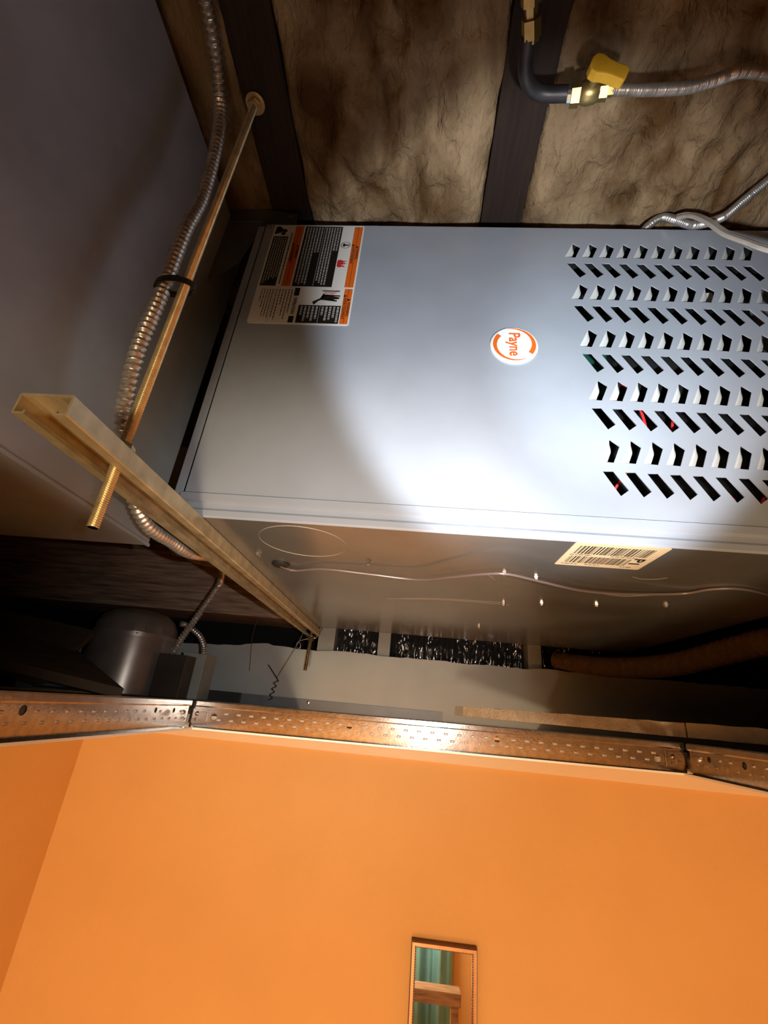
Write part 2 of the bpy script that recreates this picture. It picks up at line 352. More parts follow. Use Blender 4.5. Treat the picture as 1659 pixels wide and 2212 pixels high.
MB().box(DX0, DX0 + 0.0012, FY0, FY0 + 0.013, DZ0, DZ1).box(DX0, DX1, FY0, FY0 + 0.013, DZ1 - 0.0012, DZ1).build('door_flange', M['cabinet'], fur)
def louver(kind):
    """the tongue pressed inwards from the slot's left edge, and the curled end walls"""
    P = SA if kind == 'A' else SB
    if kind == 'A': h0, h1, f1, f0 = P[3], P[0], P[1], P[2]       # hinge edge low->high, free edge high->low
    else: h0, h1, f1, f0 = P[3], P[0], P[1], P[2]
    H0, H1, G0, G1 = (Vector((p[0], p[1])) for p in (h0, h1, f0, f1)); mb = MB(); NU, NV = 8, 7
    vs = []; fs = []
    for j in range(NV + 1):
        t = j / NV
        for i in range(NU + 1):
            s = i / NU
            a = H0.lerp(H1, s); b = G0.lerp(G1, s)
            if kind == 'A': wdt = 0.56 * min(1.0, (1.02 - s) / 0.34) ** 0.6 + 0.05 * (1 - s)
            else: wdt = 0.20 + 0.16 * math.sin(math.pi * s)
            p = a.lerp(b, t * wdt)
            vs.append((p.x, 0.0006 + (0.0050 if kind == 'A' else 0.0065) * (t ** 1.3), p.y))
    for j in range(NV):
        for i in range(NU):
            k = j * (NU + 1) + i; fs.append((k, k + 1, k + NU + 2, k + NU + 1))
    return mb.add(vs, fs)
meshes = {}
for k, (x, z, kind) in enumerate(lv):
    loc = Vector((x, FY0, z))
    if kind not in meshes:
        mb = louver(kind); me = bpy.data.meshes.new('louver'); me.from_pydata(mb.v, [], mb.f); me.update()
        for p in me.polygons: p.use_smooth = True
        me.materials.append(M['louver']); meshes[kind] = me
    o = bpy.data.objects.new('louver', meshes[kind]); C.objects.link(o); o.parent = door; o.location = loc - ROOT[door.name]
# what the slots let one see inside
MB().box(0.15, 0.553, 0.575, 0.580, 0.20, 0.705).box(0.15, 0.553, 0.476, 0.580, 0.7015, 0.705).box(0.15, 0.553, 0.476, 0.580, 0.200, 0.2035).box(0.150, 0.153, 0.476, 0.580, 0.20, 0.705).build('dark_liner', M['inside'], fur)  # black liner added so the slots look dark; shade is in its colour
gv = MB().box(0.27, 0.36, 0.50, 0.56, 0.42, 0.52).build('gas_valve_body', M['inside'], fur, bevel=0.004)
bd = MB().box(0.205, 0.285, 0.520, 0.523, 0.44, 0.60).build('control_board', M['green_board'], fur)
MB().box(0.218, 0.232, 0.512, 0.520, 0.482, 0.500).build('relay', M['ink'], bd)
for k, pts in enumerate((
    [(0.235, 0.51, 0.55), (0.250, 0.490, 0.47), (0.285, 0.488, 0.40), (0.290, 0.495, 0.33), (0.262, 0.500, 0.300), (0.24, 0.53, 0.26)],
    [(0.36, 0.50, 0.31), (0.375, 0.487, 0.262), (0.395, 0.492, 0.245), (0.43, 0.51, 0.28)],
    [(0.32, 0.51, 0.50), (0.342, 0.490, 0.455), (0.33, 0.490, 0.39), (0.31, 0.50, 0.29)])):
    tube(pts, 0.0018, 8, 0.006).build('red_wire', M['red_wire'], fur, smooth=True)
finish('switch_text', text_mesh('ON', 0.010, frame_mtx((0.289, 0.4995, 0.445), Vector((0.8, 0, -0.6)), Vector((0.6, 0, 0.8)))), M['white'], gv)['label'] = 'white ON lettering on the black gas valve'
MB().quad((0.405, 0.497, 0.600), (0.432, 0.497, 0.604), (0.432, 0.497, 0.628), (0.408, 0.497, 0.624)).build('inner_label', M['white'], fur)
# bottom panel details
scr = [(-0.0633, 0.5834), (0.125, 0.5896), (0.171, 0.6027), (0.1597, 0.7667), (0.2185, 0.746), (0.3006, 0.7273), (0.3937, 0.6973), (0.1525, 0.9955), (-0.2200, 0.5817)]
sm = None
for x, y in scr:
    if sm is None:
        o = MB().lathe((x, y, FZ0), (0, 0, -1), [(0, 0.0052), (0.0008, 0.0052), (0.0008, 0.0036), (0.0042, 0.0034), (0.0048, 0.002)], 6).build('screw', M['steel'], bt); sm = (o, x, y)
    else:
        o = sm[0].copy(); C.objects.link(o); o.location = (x - sm[1], y - sm[2], 0)
mb = MB(); ns = 56; vs = []; fs = []
for i in range(ns):
    a = 2 * math.pi * i / ns
    for r, z in ((0.0555, FZ0), (0.0558, FZ0 - 0.0006), (0.0561, FZ0)): vs.append((-0.1430 + r * math.cos(a), 0.5215 + 0.98 * r * math.sin(a), z))
for i in range(ns):
    j = (i + 1) % ns
    for k in range(2): fs.append((3 * i + k, 3 * j + k, 3 * j + k + 1, 3 * i + k + 1))
mb.add(vs, fs).build('knockout_ring', M['scratch'], bt)['label'] = 'thin round knockout rim'
gr = MB().lathe((-0.1983, 0.6211, FZ0), (0, 0, -1), [(0, 0.0135), (0.003, 0.0135), (0.0055, 0.0105), (0.0055, 0.006)], 16).build('grommet', M['rubber'], bt, smooth=True); gr['label'] = 'black rubber cable grommet'
for pts in ([(-0.045, 0.80), (0.06, 0.775), (0.17, 0.775)], [(-0.02, 0.79), (0.05, 0.768), (0.16, 0.762)], [(0.10, 0.60), (0.112, 0.615), (0.119, 0.629)], [(0.285, 0.568), (0.298, 0.574), (0.315, 0.571), (0.325, 0.562)], [(0.285, 0.66), (0.315, 0.665), (0.345, 0.650)]):
    tube([(x, y, FZ0 - 0.0001) for x, y in pts], 0.0004, 5, 0.01).build('scratch_mark', M['scratch'], bt)
MB().lathe((-0.2735, FY0, 0.7085), (0, -1, 0), [(0, 0.0040), (0.001, 0.0040), (0.001, 0.0028), (0.003, 0.0026)], 6).build('screw', M['steel'], door)

# -- flat print helpers: rectangles and words laid on a surface
def patch(mb, m, u0, u1, v0, v1, h): mb.quad(*[m @ Vector((u, v, h)) for u, v in ((u0, v0), (u1, v0), (u1, v1), (u0, v1))])
def lines(mb, m, u0, u1, v0, v1, n, h, full=(1,), hgt=0.55, rnd=random):
    dv = (v1 - v0) / n
    for i in range(n):
        end = u0 + (u1 - u0) * full[i % len(full)]; u = u0; v = v1 - (i + 0.5) * dv
        while u < end:
            wd = min(end - u, rnd.uniform(0.0022, 0.0065)); patch(mb, m, u, u + wd, v - dv * hgt / 2, v + dv * hgt / 2, h); u += wd + 0.0011
    return mb
# warning label: reads downwards
LW, LH = 0.222, 0.1500
LM = frame_mtx((-0.2645, FY0 - 0.0004, 0.7140), (0, 0, -1), (1, 0, 0))
def rrect(u0, u1, v0, v1, r=0.004, n=4):
    out = []
    for cx, cy, a0 in ((u1 - r, v1 - r, 0), (u0 + r, v1 - r, 90), (u0 + r, v0 + r, 180), (u1 - r, v0 + r, 270)):
        for i in range(n + 1):
            a = math.radians(a0 + 90 * i / n); out.append((cx + r * math.cos(a), cy + r * math.sin(a)))
    return out
wl = finish('warning_label', plate2d(rrect(0, LW, 0, LH), [], 0.0004, LM), M['white'], fur); wl['label'] = 'black, orange and white warning label on the door'
V = lambda f: f * LH
mb = MB(); h = 0.00035
for u0, u1, v0, v1 in ((0.003, 0.1440, .895, .985), (0.1475, LW - 0.003, .905, .985), (0.003, 0.1440, .245, .338)):
    mb = MB(); patch(mb, LM, u0, u1, V(v0), V(v1), h); mb.build('orange_header', M['orange_ink'], wl)
mb = MB()
patch(mb, LM, 0.003, 0.1440, V(.355), V(.765), h); patch(mb, LM, 0.0290, 0.1440, V(.02), V(.185), h)
patch(mb, LM, 0.1830, LW - 0.003, V(.475), V(.895), h); patch(mb, LM, 0.1475, 0.1640, V(.40), V(.452), h); patch(mb, LM, 0.2060, LW - 0.003, V(.40), V(.452), h)
mb.build('black_panel', M['ink'], wl)
mb = MB(); h2 = 0.0006
lines(mb, LM, 0.006, 0.140, V(.58), V(.755), 6, h2, (0.42, 0.42, 1, 1, .97, .94)); lines(mb, LM, 0.006, 0.140, V(.37), V(.56), 6, h2, (0.45, 0.46, 1, .98, 1, .97))
patch(mb, LM, 0.004, 0.143, V(.568), V(.573), h2)
lines(mb, LM, 0.032, 0.140, V(.03), V(.18), 6, h2, (.86, .9, .88, .92, .95, 1))
lines(mb, LM, 0.1855, LW - 0.005, V(.70), V(.89), 5, h2, (1, .7, .85, .9, .55)); lines(mb, LM, 0.1855, LW - 0.005, V(.49), V(.68), 5, h2, (.8, .95, .75, .95, .6))
patch(mb, LM, 0.183, LW - 0.003, V(.688), V(.693), h2)
mb.build('small_print', M['print'], wl)['kind'] = 'stuff'
mb = MB()
lines(mb, LM, 0.151, LW - 0.006, V(.20), V(.39), 6, h, (.75, .95, .85, .5, .97, .9), 0.3); lines(mb, LM, 0.151, LW - 0.006, V(.05), V(.19), 5, h, (.93, .9, .88, .6, .4), 0.3)
lines(mb, LM, 0.020, 0.140, V(.20), V(.235), 1, h, (1,), 0.4)
patch(mb, LM, 0.149, LW - 0.004, V(.195), V(.198), h)
for a, b in ((.94, .943), (.29, .293)): patch(mb, LM, 0.003, 0.144, V(a), V(b), h2)
patch(mb, LM, 0.1475, LW - 0.003, V(.945), V(.948), h2)
# two people reading a manual, the crossed lighter and the hand
for cu, cv, r in ((0.0155, V(.13), 0.0042), (0.0225, V(.12), 0.0036)): mb.add([LM @ Vector((x, y, h2)) for x, y in circle(cu, cv, r)], [tuple(range(14))])
mb.quad(*[LM @ Vector((u, v, h)) for u, v in ((0.006, V(.03)), (0.024, V(.02)), (0.019, V(.10)), (0.010, V(.10)))])
mb.quad(*[LM @ Vector((u, v, h)) for u, v in ((0.003, V(.06)), (0.007, V(.02)), (0.016, V(.09)), (0.012, V(.115)))])
ring = circle(0.048, V(.828), 0.0078, 20); rin = circle(0.048, V(.828), 0.0068, 20)
for i in range(20): mb.quad(*[LM @ Vector((*p, h)) for p in (ring[i], ring[(i + 1) % 20], rin[(i + 1) % 20], rin[i])])
patch(mb, LM, 0.0445, 0.0515, V(.80), V(.825), h); patch(mb, LM, 0.0465, 0.0495, V(.825), V(.865), h)
patch(mb, LM, 0.1515, 0.1535, V(.68), V(.86), h)
for poly in ([(0.157, V(.70)), (0.163, V(.72)), (0.176, V(.60)), (0.182, V(.62)), (0.174, V(.66)), (0.168, V(.72))], [(0.160, V(.71)), (0.165, V(.70)), (0.171, V(.78)), (0.169, V(.86)), (0.166, V(.87)), (0.163, V(.79))], [(0.160, V(.72)), (0.163, V(.74)), (0.164, V(.87)), (0.1615, V(.87))], [(0.1665, V(.72)), (0.1715, V(.68)), (0.1745, V(.84)), (0.1720, V(.85))]):
    mb.add([LM @ Vector((u, v, h)) for u, v in poly], [tuple(range(len(poly)))])
for u0, v0 in ((0.050, V(.963)), (0.046, V(.918)), (0.050, V(.318)), (0.046, V(.268)), (0.168, V(.967)), (0.160, V(.925))):
    mb.add([LM @ Vector((u0 + a, v0 + b, h2)) for a, b in ((0, -0.0025), (0.005, -0.0025), (0.0025, 0.0025))], [(0, 1, 2)])
mb.build('black_symbol', M['ink'], wl)
fl = [(0.084, V(.775)), (0.098, V(.775)), (0.1005, V(.80)), (0.0985, V(.83)), (0.100, V(.865)), (0.096, V(.845)), (0.0945, V(.815)), (0.093, V(.855)), (0.0905, V(.875)), (0.0895, V(.83)), (0.087, V(.86)), (0.085, V(.88)), (0.0855, V(.84)), (0.083, V(.81))]
MB().add([LM @ Vector((u, v, h)) for u, v in fl], [tuple(range(len(fl)))]).build('flame_symbol', M['red_ink'], wl)
MB().add([LM @ Vector((u, v, h)) for u, v in ((0.154, V(.70)), (0.159, V(.71)), (0.158, V(.76)), (0.161, V(.79)), (0.1575, V(.82)), (0.154, V(.85)))], [tuple(range(6))]).build('heat_symbol', M['pink_ink'], wl)
for s, u, v, sz, wd in (('WARNING', 0.069, .963, 0.0060, 0.026), ('AVERTISSEMENT', 0.072, .918, 0.0060, 0.040), ('WARNING', 0.069, .318, 0.0060, 0.026), ('AVERTISSEMENT', 0.072, .268, 0.0060, 0.038), ('WARNING', 0.190, .967, 0.0060, 0.028), ('AVERTISSEMENT', 0.188, .925, 0.0060, 0.044), ('OPERATION', 0.185, .425, 0.0070, 0.034)):
    finish('lettering', text_mesh(s, sz, LM @ Matrix.Translation((u, V(v), h2)), wd), M['ink'], wl)
# round maker's badge
BM = frame_mtx((0.1170, FY0 - 0.0002, 0.4645), (0, 0, -1), (1, 0, 0))
bx = BM.translation
badge = MB().lathe(bx, (0, -1, 0), [(0, 0.0322), (0.0018, 0.0322), (0.0030, 0.0305), (0.0030, 0.010)], 48).build('badge', M['badge_white'], fur, smooth=True); badge['label'] = 'round white badge with orange swoosh and lettering'
def swoosh(a0, a1, w0, w1, ro):
    mb = MB(); n = 24; vs = []
    for i in range(n + 1):
        t = i / n; a = math.radians(a0 + (a1 - a0) * t); wd = w0 + (w1 - w0) * t ** 1.3
        for r in (ro, ro - wd): vs.append((bx.x + r * math.cos(a), FY0 - 0.0036, bx.z + r * math.sin(a)))
    return mb.add(vs, [(2 * i, 2 * i + 2, 2 * i + 3, 2 * i + 1) for i in range(n)])
swoosh(140, 300, 0.0062, 0.0006, 0.0285).build('swoosh', M['orange_ink'], badge); swoosh(-35, 108, 0.0066, 0.0005, 0.0290).build('swoosh', M['orange_ink'], badge)
finish('lettering', text_mesh('Payne', 0.0215, BM @ Matrix.Translation((0.0, 0.000, 0.0036)), 0.0410, bold=0.0004), M['orange_ink'], badge)
# bar code label on the underside
PM = frame_mtx((0.1755, 0.4585, FZ0 - 0.0003), (1, 0, 0), (0, -1, 0))
PM = Matrix.Translation((0.1755, 0.5370, FZ0 - 0.0004)) @ Matrix(((1, 0, 0, 0), (0, -1, 0, 0), (0, 0, -1, 0), (0, 0, 0, 1)))   # u along +X, v towards the door, facing down
pl = finish('serial_label', plate2d(rrect(0, 0.1015, 0, 0.0785, 0.003), [], 0.0004, PM), M['cream'], fur); pl['label'] = 'cream bar code label on the furnace underside'
mb = MB(); rnd = random.Random(3)
for v0, v1, ue in ((0.044, 0.070, 0.090), (0.012, 0.036, 0.078)):
    u = 0.008
    while u < ue:
        wd = rnd.choice((0.0005, 0.0005, 0.0009, 0.0016)); patch(mb, PM, u, u + wd, v0, v1, 0.0004); u += wd + rnd.choice((0.0006, 0.0006, 0.0012, 0.0018))
lines(mb, PM, 0.006, 0.030, 0.039, 0.042, 1, 0.0004, rnd=rnd); lines(mb, PM, 0.052, 0.082, 0.039, 0.042, 1, 0.0004, rnd=rnd)
lines(mb, PM, 0.006, 0.026, 0.006, 0.009, 1, 0.0004, rnd=rnd); lines(mb, PM, 0.034, 0.052, 0.006, 0.009, 1, 0.0004, rnd=rnd); lines(mb, PM, 0.076, 0.090, 0.006, 0.009, 1, 0.0004, rnd=rnd)
mb.build('bar_code', M['ink'], pl)['kind'] = 'stuff'
finish('lettering', text_mesh('P1', 0.017, PM @ Matrix.Translation((0.086, 0.028, 0.0005)) @ Matrix.Rotation(-math.pi / 2, 4, 'Z'), 0.019, bold=0.0003), M['ink'], pl)

# ------------------------------------------------------------------ strut hanger with its rods
st = thing('strut_channel', 'brassy open steel channel carrying the left end of the furnace', 'strut', (-0.269, 0.74, 0.163))
x0, x1, z0, z1, t = -0.2900, -0.2480, 0.1660, 0.1838, 0.0018
prof = [(x0 + 0.010, z0 + 0.0035), (x0 + 0.010, z0), (x0 + 0.001, z0), (x0, z0 + 0.001), (x0, z1 - 0.001), (x0 + 0.001, z1), (x1 - 0.001, z1), (x1, z1 - 0.001), (x1, z0 + 0.001), (x1 - 0.001, z0), (x1 - 0.010, z0), (x1 - 0.010, z0 + 0.0035),
        (x1 - 0.010 + t, z0 + 0.0035), (x1 - 0.010 + t, z0 + t), (x1 - t, z0 + t), (x1 - t, z1 - t), (x0 + t, z1 - t), (x0 + t, z0 + t), (x0 + 0.010 - t, z0 + t), (x0 + 0.010 - t, z0 + 0.0035)]
mb = MB(); k = len(prof)
mb.add([(x, 0.2405, z) for x, z in prof] + [(x, 1.245, z) for x, z in prof], [(i, (i + 1) % k, k + (i + 1) % k, k + i) for i in range(k)])
ends = [(0, 1, 18, 19), (1, 2, 17, 18), (2, 3, 4, 17), (4, 5, 16, 17), (5, 6, 15, 16), (6, 7, 15), (7, 8, 14, 15), (8, 9, 14), (9, 10, 13, 14), (10, 11, 12, 13)]
mb.add([(x, 0.2405, z) for x, z in prof] + [(x, 1.245, z) for x, z in prof], [f[::-1] for f in ends] + [tuple(i + k for i in f) for f in ends])
mb.build('channel', M['strut'], st)
def rod(name, label, p0, p1, r, m, nutz, pitch=0.0020):
    p0, p1 = Vector(p0), Vector(p1); L = (p1 - p0).length; d = (p1 - p0).normalized()
    root = thing(name, label, 'rod', tuple(p0))
    pr = [(0, r * 0.8)]; u = 0.0
    while u < L:
        pr += [(u, r * 0.80), (u + pitch * 0.5, r)]; u += pitch
    pr.append((L, r * 0.8))
    MB().lathe(p0, d, pr, 12).build('threaded_shaft', m, root, smooth=True, sharp=80)
    for z, wz in nutz:
        c = p0 + d * ((z - p0.z) / d.z)
        MB().lathe(c, d, [(0, r * 1.9), (0.0005, r * 1.95), (0.0075, r * 1.95), (0.008, r * 1.9)], 6).build('hex_nut', m, root)
        if wz: MB().lathe(p0 + d * ((wz - p0.z) / d.z), d, [(0, r * 2.7), (0.0018, r * 2.7)], 20).build('washer', m, root)
    return root
rod('threaded_rod', 'long brass coloured threaded rod through the near end of the channel', (-0.265, 0.3224, 0.1137), (-0.2695, 0.3235, 0.800), 0.0051, M['rod'], [(0.1859, 0.1842), (0.7635, 0.7760)])
rod('threaded_rod', 'short rusty rod end below the far end of the channel', (-0.2700, 1.222, 0.072), (-0.2655, 1.222, 0.300), 0.0050, M['rod_old'], [(0.1500, 0.1590), (0.1859, 0.1842)])
# spring tie holding the cable to the rod
tie = []
for i in range(70):
    a = i * 0.62; c = Vector((-0.2810, 0.3260, 0.4015)); tie.append(c + Vector((0.0225 * math.cos(a), 0.0105 * math.sin(a), 0.00012 * i - 0.004)))
tag(tube(tie, 0.0009, 6, 0.003).build('wire_tie', M['wire_dark'], smooth=True), 'dark wire tie binding the armoured cable to the brassy rod', 'wire tie')

# ------------------------------------------------------------------ duct on the left
du = thing('supply_duct', 'large dull sheet metal duct filling the left side', 'duct', (-0.68, 0.0, 0.172))
MB().box(-1.05, -0.360, -0.85, 0.545, 0.172, 0.768).build('trunk', M['galv_duct'], du, bevel=0.002)
MB().box(-0.3615, -0.3585, -0.85, 0.545, 0.1705, 0.1745).build('lower_seam', M['galv_duct'], du)
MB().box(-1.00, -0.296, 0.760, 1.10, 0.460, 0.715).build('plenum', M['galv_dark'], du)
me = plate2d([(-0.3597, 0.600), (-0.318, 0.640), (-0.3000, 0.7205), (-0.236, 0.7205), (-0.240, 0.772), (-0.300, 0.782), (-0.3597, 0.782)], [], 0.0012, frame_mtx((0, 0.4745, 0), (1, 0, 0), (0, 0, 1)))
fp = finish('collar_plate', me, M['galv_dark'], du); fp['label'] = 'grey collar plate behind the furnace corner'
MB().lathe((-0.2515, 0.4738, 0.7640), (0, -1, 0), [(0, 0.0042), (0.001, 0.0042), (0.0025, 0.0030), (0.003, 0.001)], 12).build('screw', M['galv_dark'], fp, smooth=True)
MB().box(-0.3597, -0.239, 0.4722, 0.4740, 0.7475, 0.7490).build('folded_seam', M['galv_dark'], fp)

# ------------------------------------------------------------------ overhead: joists and insulation
def joist(x0, x1, label):
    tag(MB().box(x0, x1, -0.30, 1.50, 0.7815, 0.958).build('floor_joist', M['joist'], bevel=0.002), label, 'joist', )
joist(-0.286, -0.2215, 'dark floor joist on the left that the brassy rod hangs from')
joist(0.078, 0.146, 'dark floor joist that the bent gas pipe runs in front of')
def batt(x0, x1, seed, label, y0=-0.12, y1=0.95):
    nx = max(10, int((x1 - x0) / 0.0045)); ny = int((y1 - y0) / 0.0045); vs = []; fs = []
    for j in range(ny + 1):
        for i in range(nx + 1):
            s = i / nx; x = x0 + (x1 - x0) * s; y = y0 + (y1 - y0) * j / ny
            edge = max(0.0, math.sin(math.pi * s)) ** 0.5
            p = Vector((x * 9 + seed, y * 7, seed)); q = Vector((x * 34, y * 26 + seed, 2.0)); r = Vector((x * 110 + seed, y * 70, 5.0))
            z = 0.786 - 0.022 * edge + edge * (0.034 * noise.noise(p) + 0.017 * noise.noise(q) + 0.0036 * noise.noise(r) + 0.0020 * noise.noise(r * 2.7))
            z = min(z, 0.93) if x0 > -0.5 else max(z, 0.785)
            z += 0.006 if x0 > 0.1 else 0
            vs.append((x + 0.004 * noise.noise(q), y, max(z, 0.7225 if y > 0.44 else 0.7)))
    for j in range(ny):
        for i in range(nx):
            k = j * (nx + 1) + i; fs.append((k, k + nx + 1, k + nx + 2, k + 1))
    # closed top so the batt is a body
    base = len(vs); vs += [(x0, y0, 0.955), (x1, y0, 0.955), (x1, y1, 0.955), (x0, y1, 0.955)]
    fs += [(base, base + 1, base + 2, base + 3)]
    fs += [tuple([base] + [0] + list(range(1, nx + 1)) + [base + 1]), tuple([base + 3, base + 2] + list(range((ny + 1) * (nx + 1) - 1, ny * (nx + 1) - 1, -1)))]
    fs += [tuple([base, base + 3] + [j * (nx + 1) for j in range(ny, -1, -1)]), tuple([base + 2, base + 1] + [j * (nx + 1) + nx for j in range(ny + 1)])]
    me = bpy.data.meshes.new('insulation_batt'); me.from_pydata(vs, [], fs); me.update()
    for p in me.polygons: p.use_smooth = len(p.vertices) == 4
    tag(finish('insulation_batt', me, M['fibre']), label, 'insulation')
batt(-0.62, -0.2885, 3.3, 'brown glass fibre batt in the narrow bay left of the joists')
batt(-0.2195, 0.076, 8.1, 'sagging brown glass fibre batt between the two dark joists')
batt(0.148, 0.620, 14.7, 'lumpy tan glass fibre batt behind the yellow gas valve handle')

# ------------------------------------------------------------------ gas line, hose, conduits
gp = thing('gas_pipe', 'black gas pipe bending past the right joist below two brass fittings', 'pipe', (0.095, 0.24, 0.70))
tube([(0.0915, 0.2340, 0.700), (0.0931, 0.2536, 0.700), (0.0972, 0.2679, 0.700), (0.1085, 0.2810, 0.703), (0.125, 0.2860, 0.704), (0.152, 0.2845, 0.700)], 0.0088, 14, 0.004).build('pipe', M['black_pipe'], gp, smooth=True)
dp = Vector((0.25, 0.93, 0)).normalized()
MB().lathe((0.0903, 0.2190, 0.70), dp, [(0, 0.0105), (0.0160, 0.0108), (0.0165, 0.0085), (0.020, 0.0085)], 6).build('flare_nut', M['brass'], gp)['label'] = 'brass hex nut'
MB().lathe((0.0800, 0.1800, 0.70), dp, [(0, 0.0112), (0.030, 0.0112), (0.0305, 0.0075), (0.0400, 0.0070)], 6).build('flare_nut', M['brass'], gp)['label'] = 'longer brass hex fitting'
vv = thing('gas_valve', 'brass gas ball valve with a yellow handle', 'valve', (0.1790, 0.2835, 0.690))
dv = Vector((1, -0.13, -0.10)).normalized(); c0 = Vector((0.1500, 0.2850, 0.6990))
MB().lathe(c0, dv, [(0, 0.0105), (0.004, 0.0110)], 16).build('threaded_end', M['steel'], vv)
MB().lathe(c0 + dv * 0.0045, dv, [(0, 0.0135), (0.010, 0.0138), (0.0102, 0.010)], 6).build('hex_end', M['brass'], vv)
MB().lathe(c0 + dv * 0.0140, dv, [(0, 0.0095), (0.003, 0.0118), (0.010, 0.0128), (0.018, 0.0120), (0.0225, 0.0092)], 18).build('valve_body', M['brass'], vv, smooth=True)
MB().lathe(c0 + dv * 0.0362, dv, [(0, 0.0105), (0.009, 0.0108), (0.0092, 0.0075), (0.016, 0.0070)], 6).build('hex_end', M['brass'], vv)
up = Vector((0.05, -0.86, -0.42)).normalized(); s0 = c0 + dv * 0.0245
MB().lathe(s0 + up * 0.010, up, [(0, 0.0062), (0.009, 0.0058), (0.0095, 0.0045), (0.013, 0.0045)], 14).build('stem', M['brass'], vv, smooth=True)
hu = Vector((0.92, 0.30, -0.20)); hu = (hu - up * hu.dot(up)).normalized(); hs = up.cross(hu)
mb = MB(); hc = s0 + up * 0.0225
out = [(-0.0125, 0.004), (-0.009, 0.0100), (-0.002, 0.0112), (0.006, 0.0088), (0.0150, 0.0080), (0.0290, 0.0084), (0.0310, 0.005), (0.0310, -0.005), (0.0290, -0.0084), (0.0150, -0.0080), (0.006, -0.0088), (-0.002, -0.0112), (-0.009, -0.0100), (-0.0125, -0.004)]
k = len(out); vs = [hc + hu * a + hs * b for a, b in out] + [hc + hu * a + hs * b + up * 0.0125 for a, b in out]
mb.add(vs, [(i, (i + 1) % k, k + (i + 1) % k, k + i) for i in range(k)] + [tuple(range(k)), tuple(range(k, 2 * k))])
mb.build('handle', M['yellow'], vv, bevel=0.0015)['label'] = 'yellow lever handle'
hs0 = c0 + dv * 0.050
tag(tube([tuple(hs0), (0.216, 0.2775, 0.6905), (0.2399, 0.2775, 0.690), (0.2829, 0.2782, 0.695), (0.3126, 0.2741, 0.700), (0.3429, 0.2700, 0.710), (0.3746, 0.2724, 0.710), (0.4061, 0.277, 0.700), (0.47, 0.29, 0.69)], 0.0062, 12, 0.0005, 0.09, 0.0021).build('gas_hose', M['hose'], smooth=True),
    'ribbed stainless gas hose leaving the yellow handled valve', 'hose')
tag(tube([(0.327, 0.475, 0.7235), (0.3382, 0.465, 0.7362), (0.3552, 0.455, 0.7414), (0.3689, 0.445, 0.7180), (0.3901, 0.443, 0.7050), (0.4309, 0.44, 0.7185), (0.4532, 0.42, 0.7297), (0.4742, 0.40, 0.7400), (0.4914, 0.38, 0.7460), (0.51, 0.37, 0.750)], 0.0058, 12, 0.0006, 0.08, 0.0024).build('flexible_conduit', M['conduit_grey'], smooth=True),
    'shiny grey flexible conduit looping over the top edge of the furnace', 'conduit')
bw = thing('cable_bundle', 'dusty pale cables drooping across the top right of the louvred door', 'cable', (0.39, 0.40, 0.52))
BP = [(0.3640, 0.452, 0.7300), (0.3720, 0.4280, 0.6960), (0.3795, 0.4120, 0.6500), (0.3860, 0.400, 0.5999), (0.3954, 0.385, 0.5604), (0.4028, 0.375, 0.5337), (0.4259, 0.370, 0.5152), (0.47, 0.37, 0.50)]
BP = [(x, y, z + 0.018 * min(1, i / 3)) for i, (x, y, z) in enumerate(BP)]
for dx, dz, r in ((0, 0, 0.0030), (0.0058, 0.004, 0.0026), (0.002, 0.0092, 0.0026), (0.0085, 0.0098, 0.0022)):
    tube([(x + dx, y + dz * 0.3, z + dz) for x, y, z in BP], r, 8, 0.006).build('cable', M['wire_white'], bw, smooth=True)
tag(tube([(-0.290, 0.100, 0.752), (-0.2945, 0.2175, 0.7600), (-0.3045, 0.2975, 0.7440), (-0.300, 0.3203, 0.6795), (-0.298, 0.3326, 0.5785), (-0.297, 0.3273, 0.497), (-0.2965, 0.3297, 0.3904), (-0.2990, 0.3325, 0.3189), (-0.3020, 0.3450, 0.2687), (-0.3060, 0.3600, 0.2400),
    (-0.3120, 0.4100, 0.1950), (-0.3140, 0.4589, 0.1711), (-0.3160, 0.5178, 0.1724), (-0.3220, 0.5877, 0.1789), (-0.375, 0.80, 0.235), (-0.4480, 0.975, 0.262), (-0.4719, 1.035, 0.2473), (-0.4888, 1.05, 0.2229), (-0.5194, 1.05, 0.1523), (-0.5439, 1.05, 0.096), (-0.5510, 1.05, 0.064)],
    0.0074, 12, 0.0011, 0.17, 0.0072, helix=True).build('armored_cable', M['armor'], smooth=True), 'coiled steel armoured cable beside the brassy rod, dropping to the light housing', 'cable')
tag(tube([(-0.5800, 1.105, 0.1490), (-0.5684, 1.12, 0.1471), (-0.5321, 1.12, 0.1269), (-0.5133, 1.12, 0.1023), (-0.502, 1.11, 0.078)], 0.0068, 12, 0.0012, 0.12, 0.0068, helix=True).build('armored_cable', M['armor'], smooth=True), 'short armoured cable arching from the light housing into the grey box', 'cable')

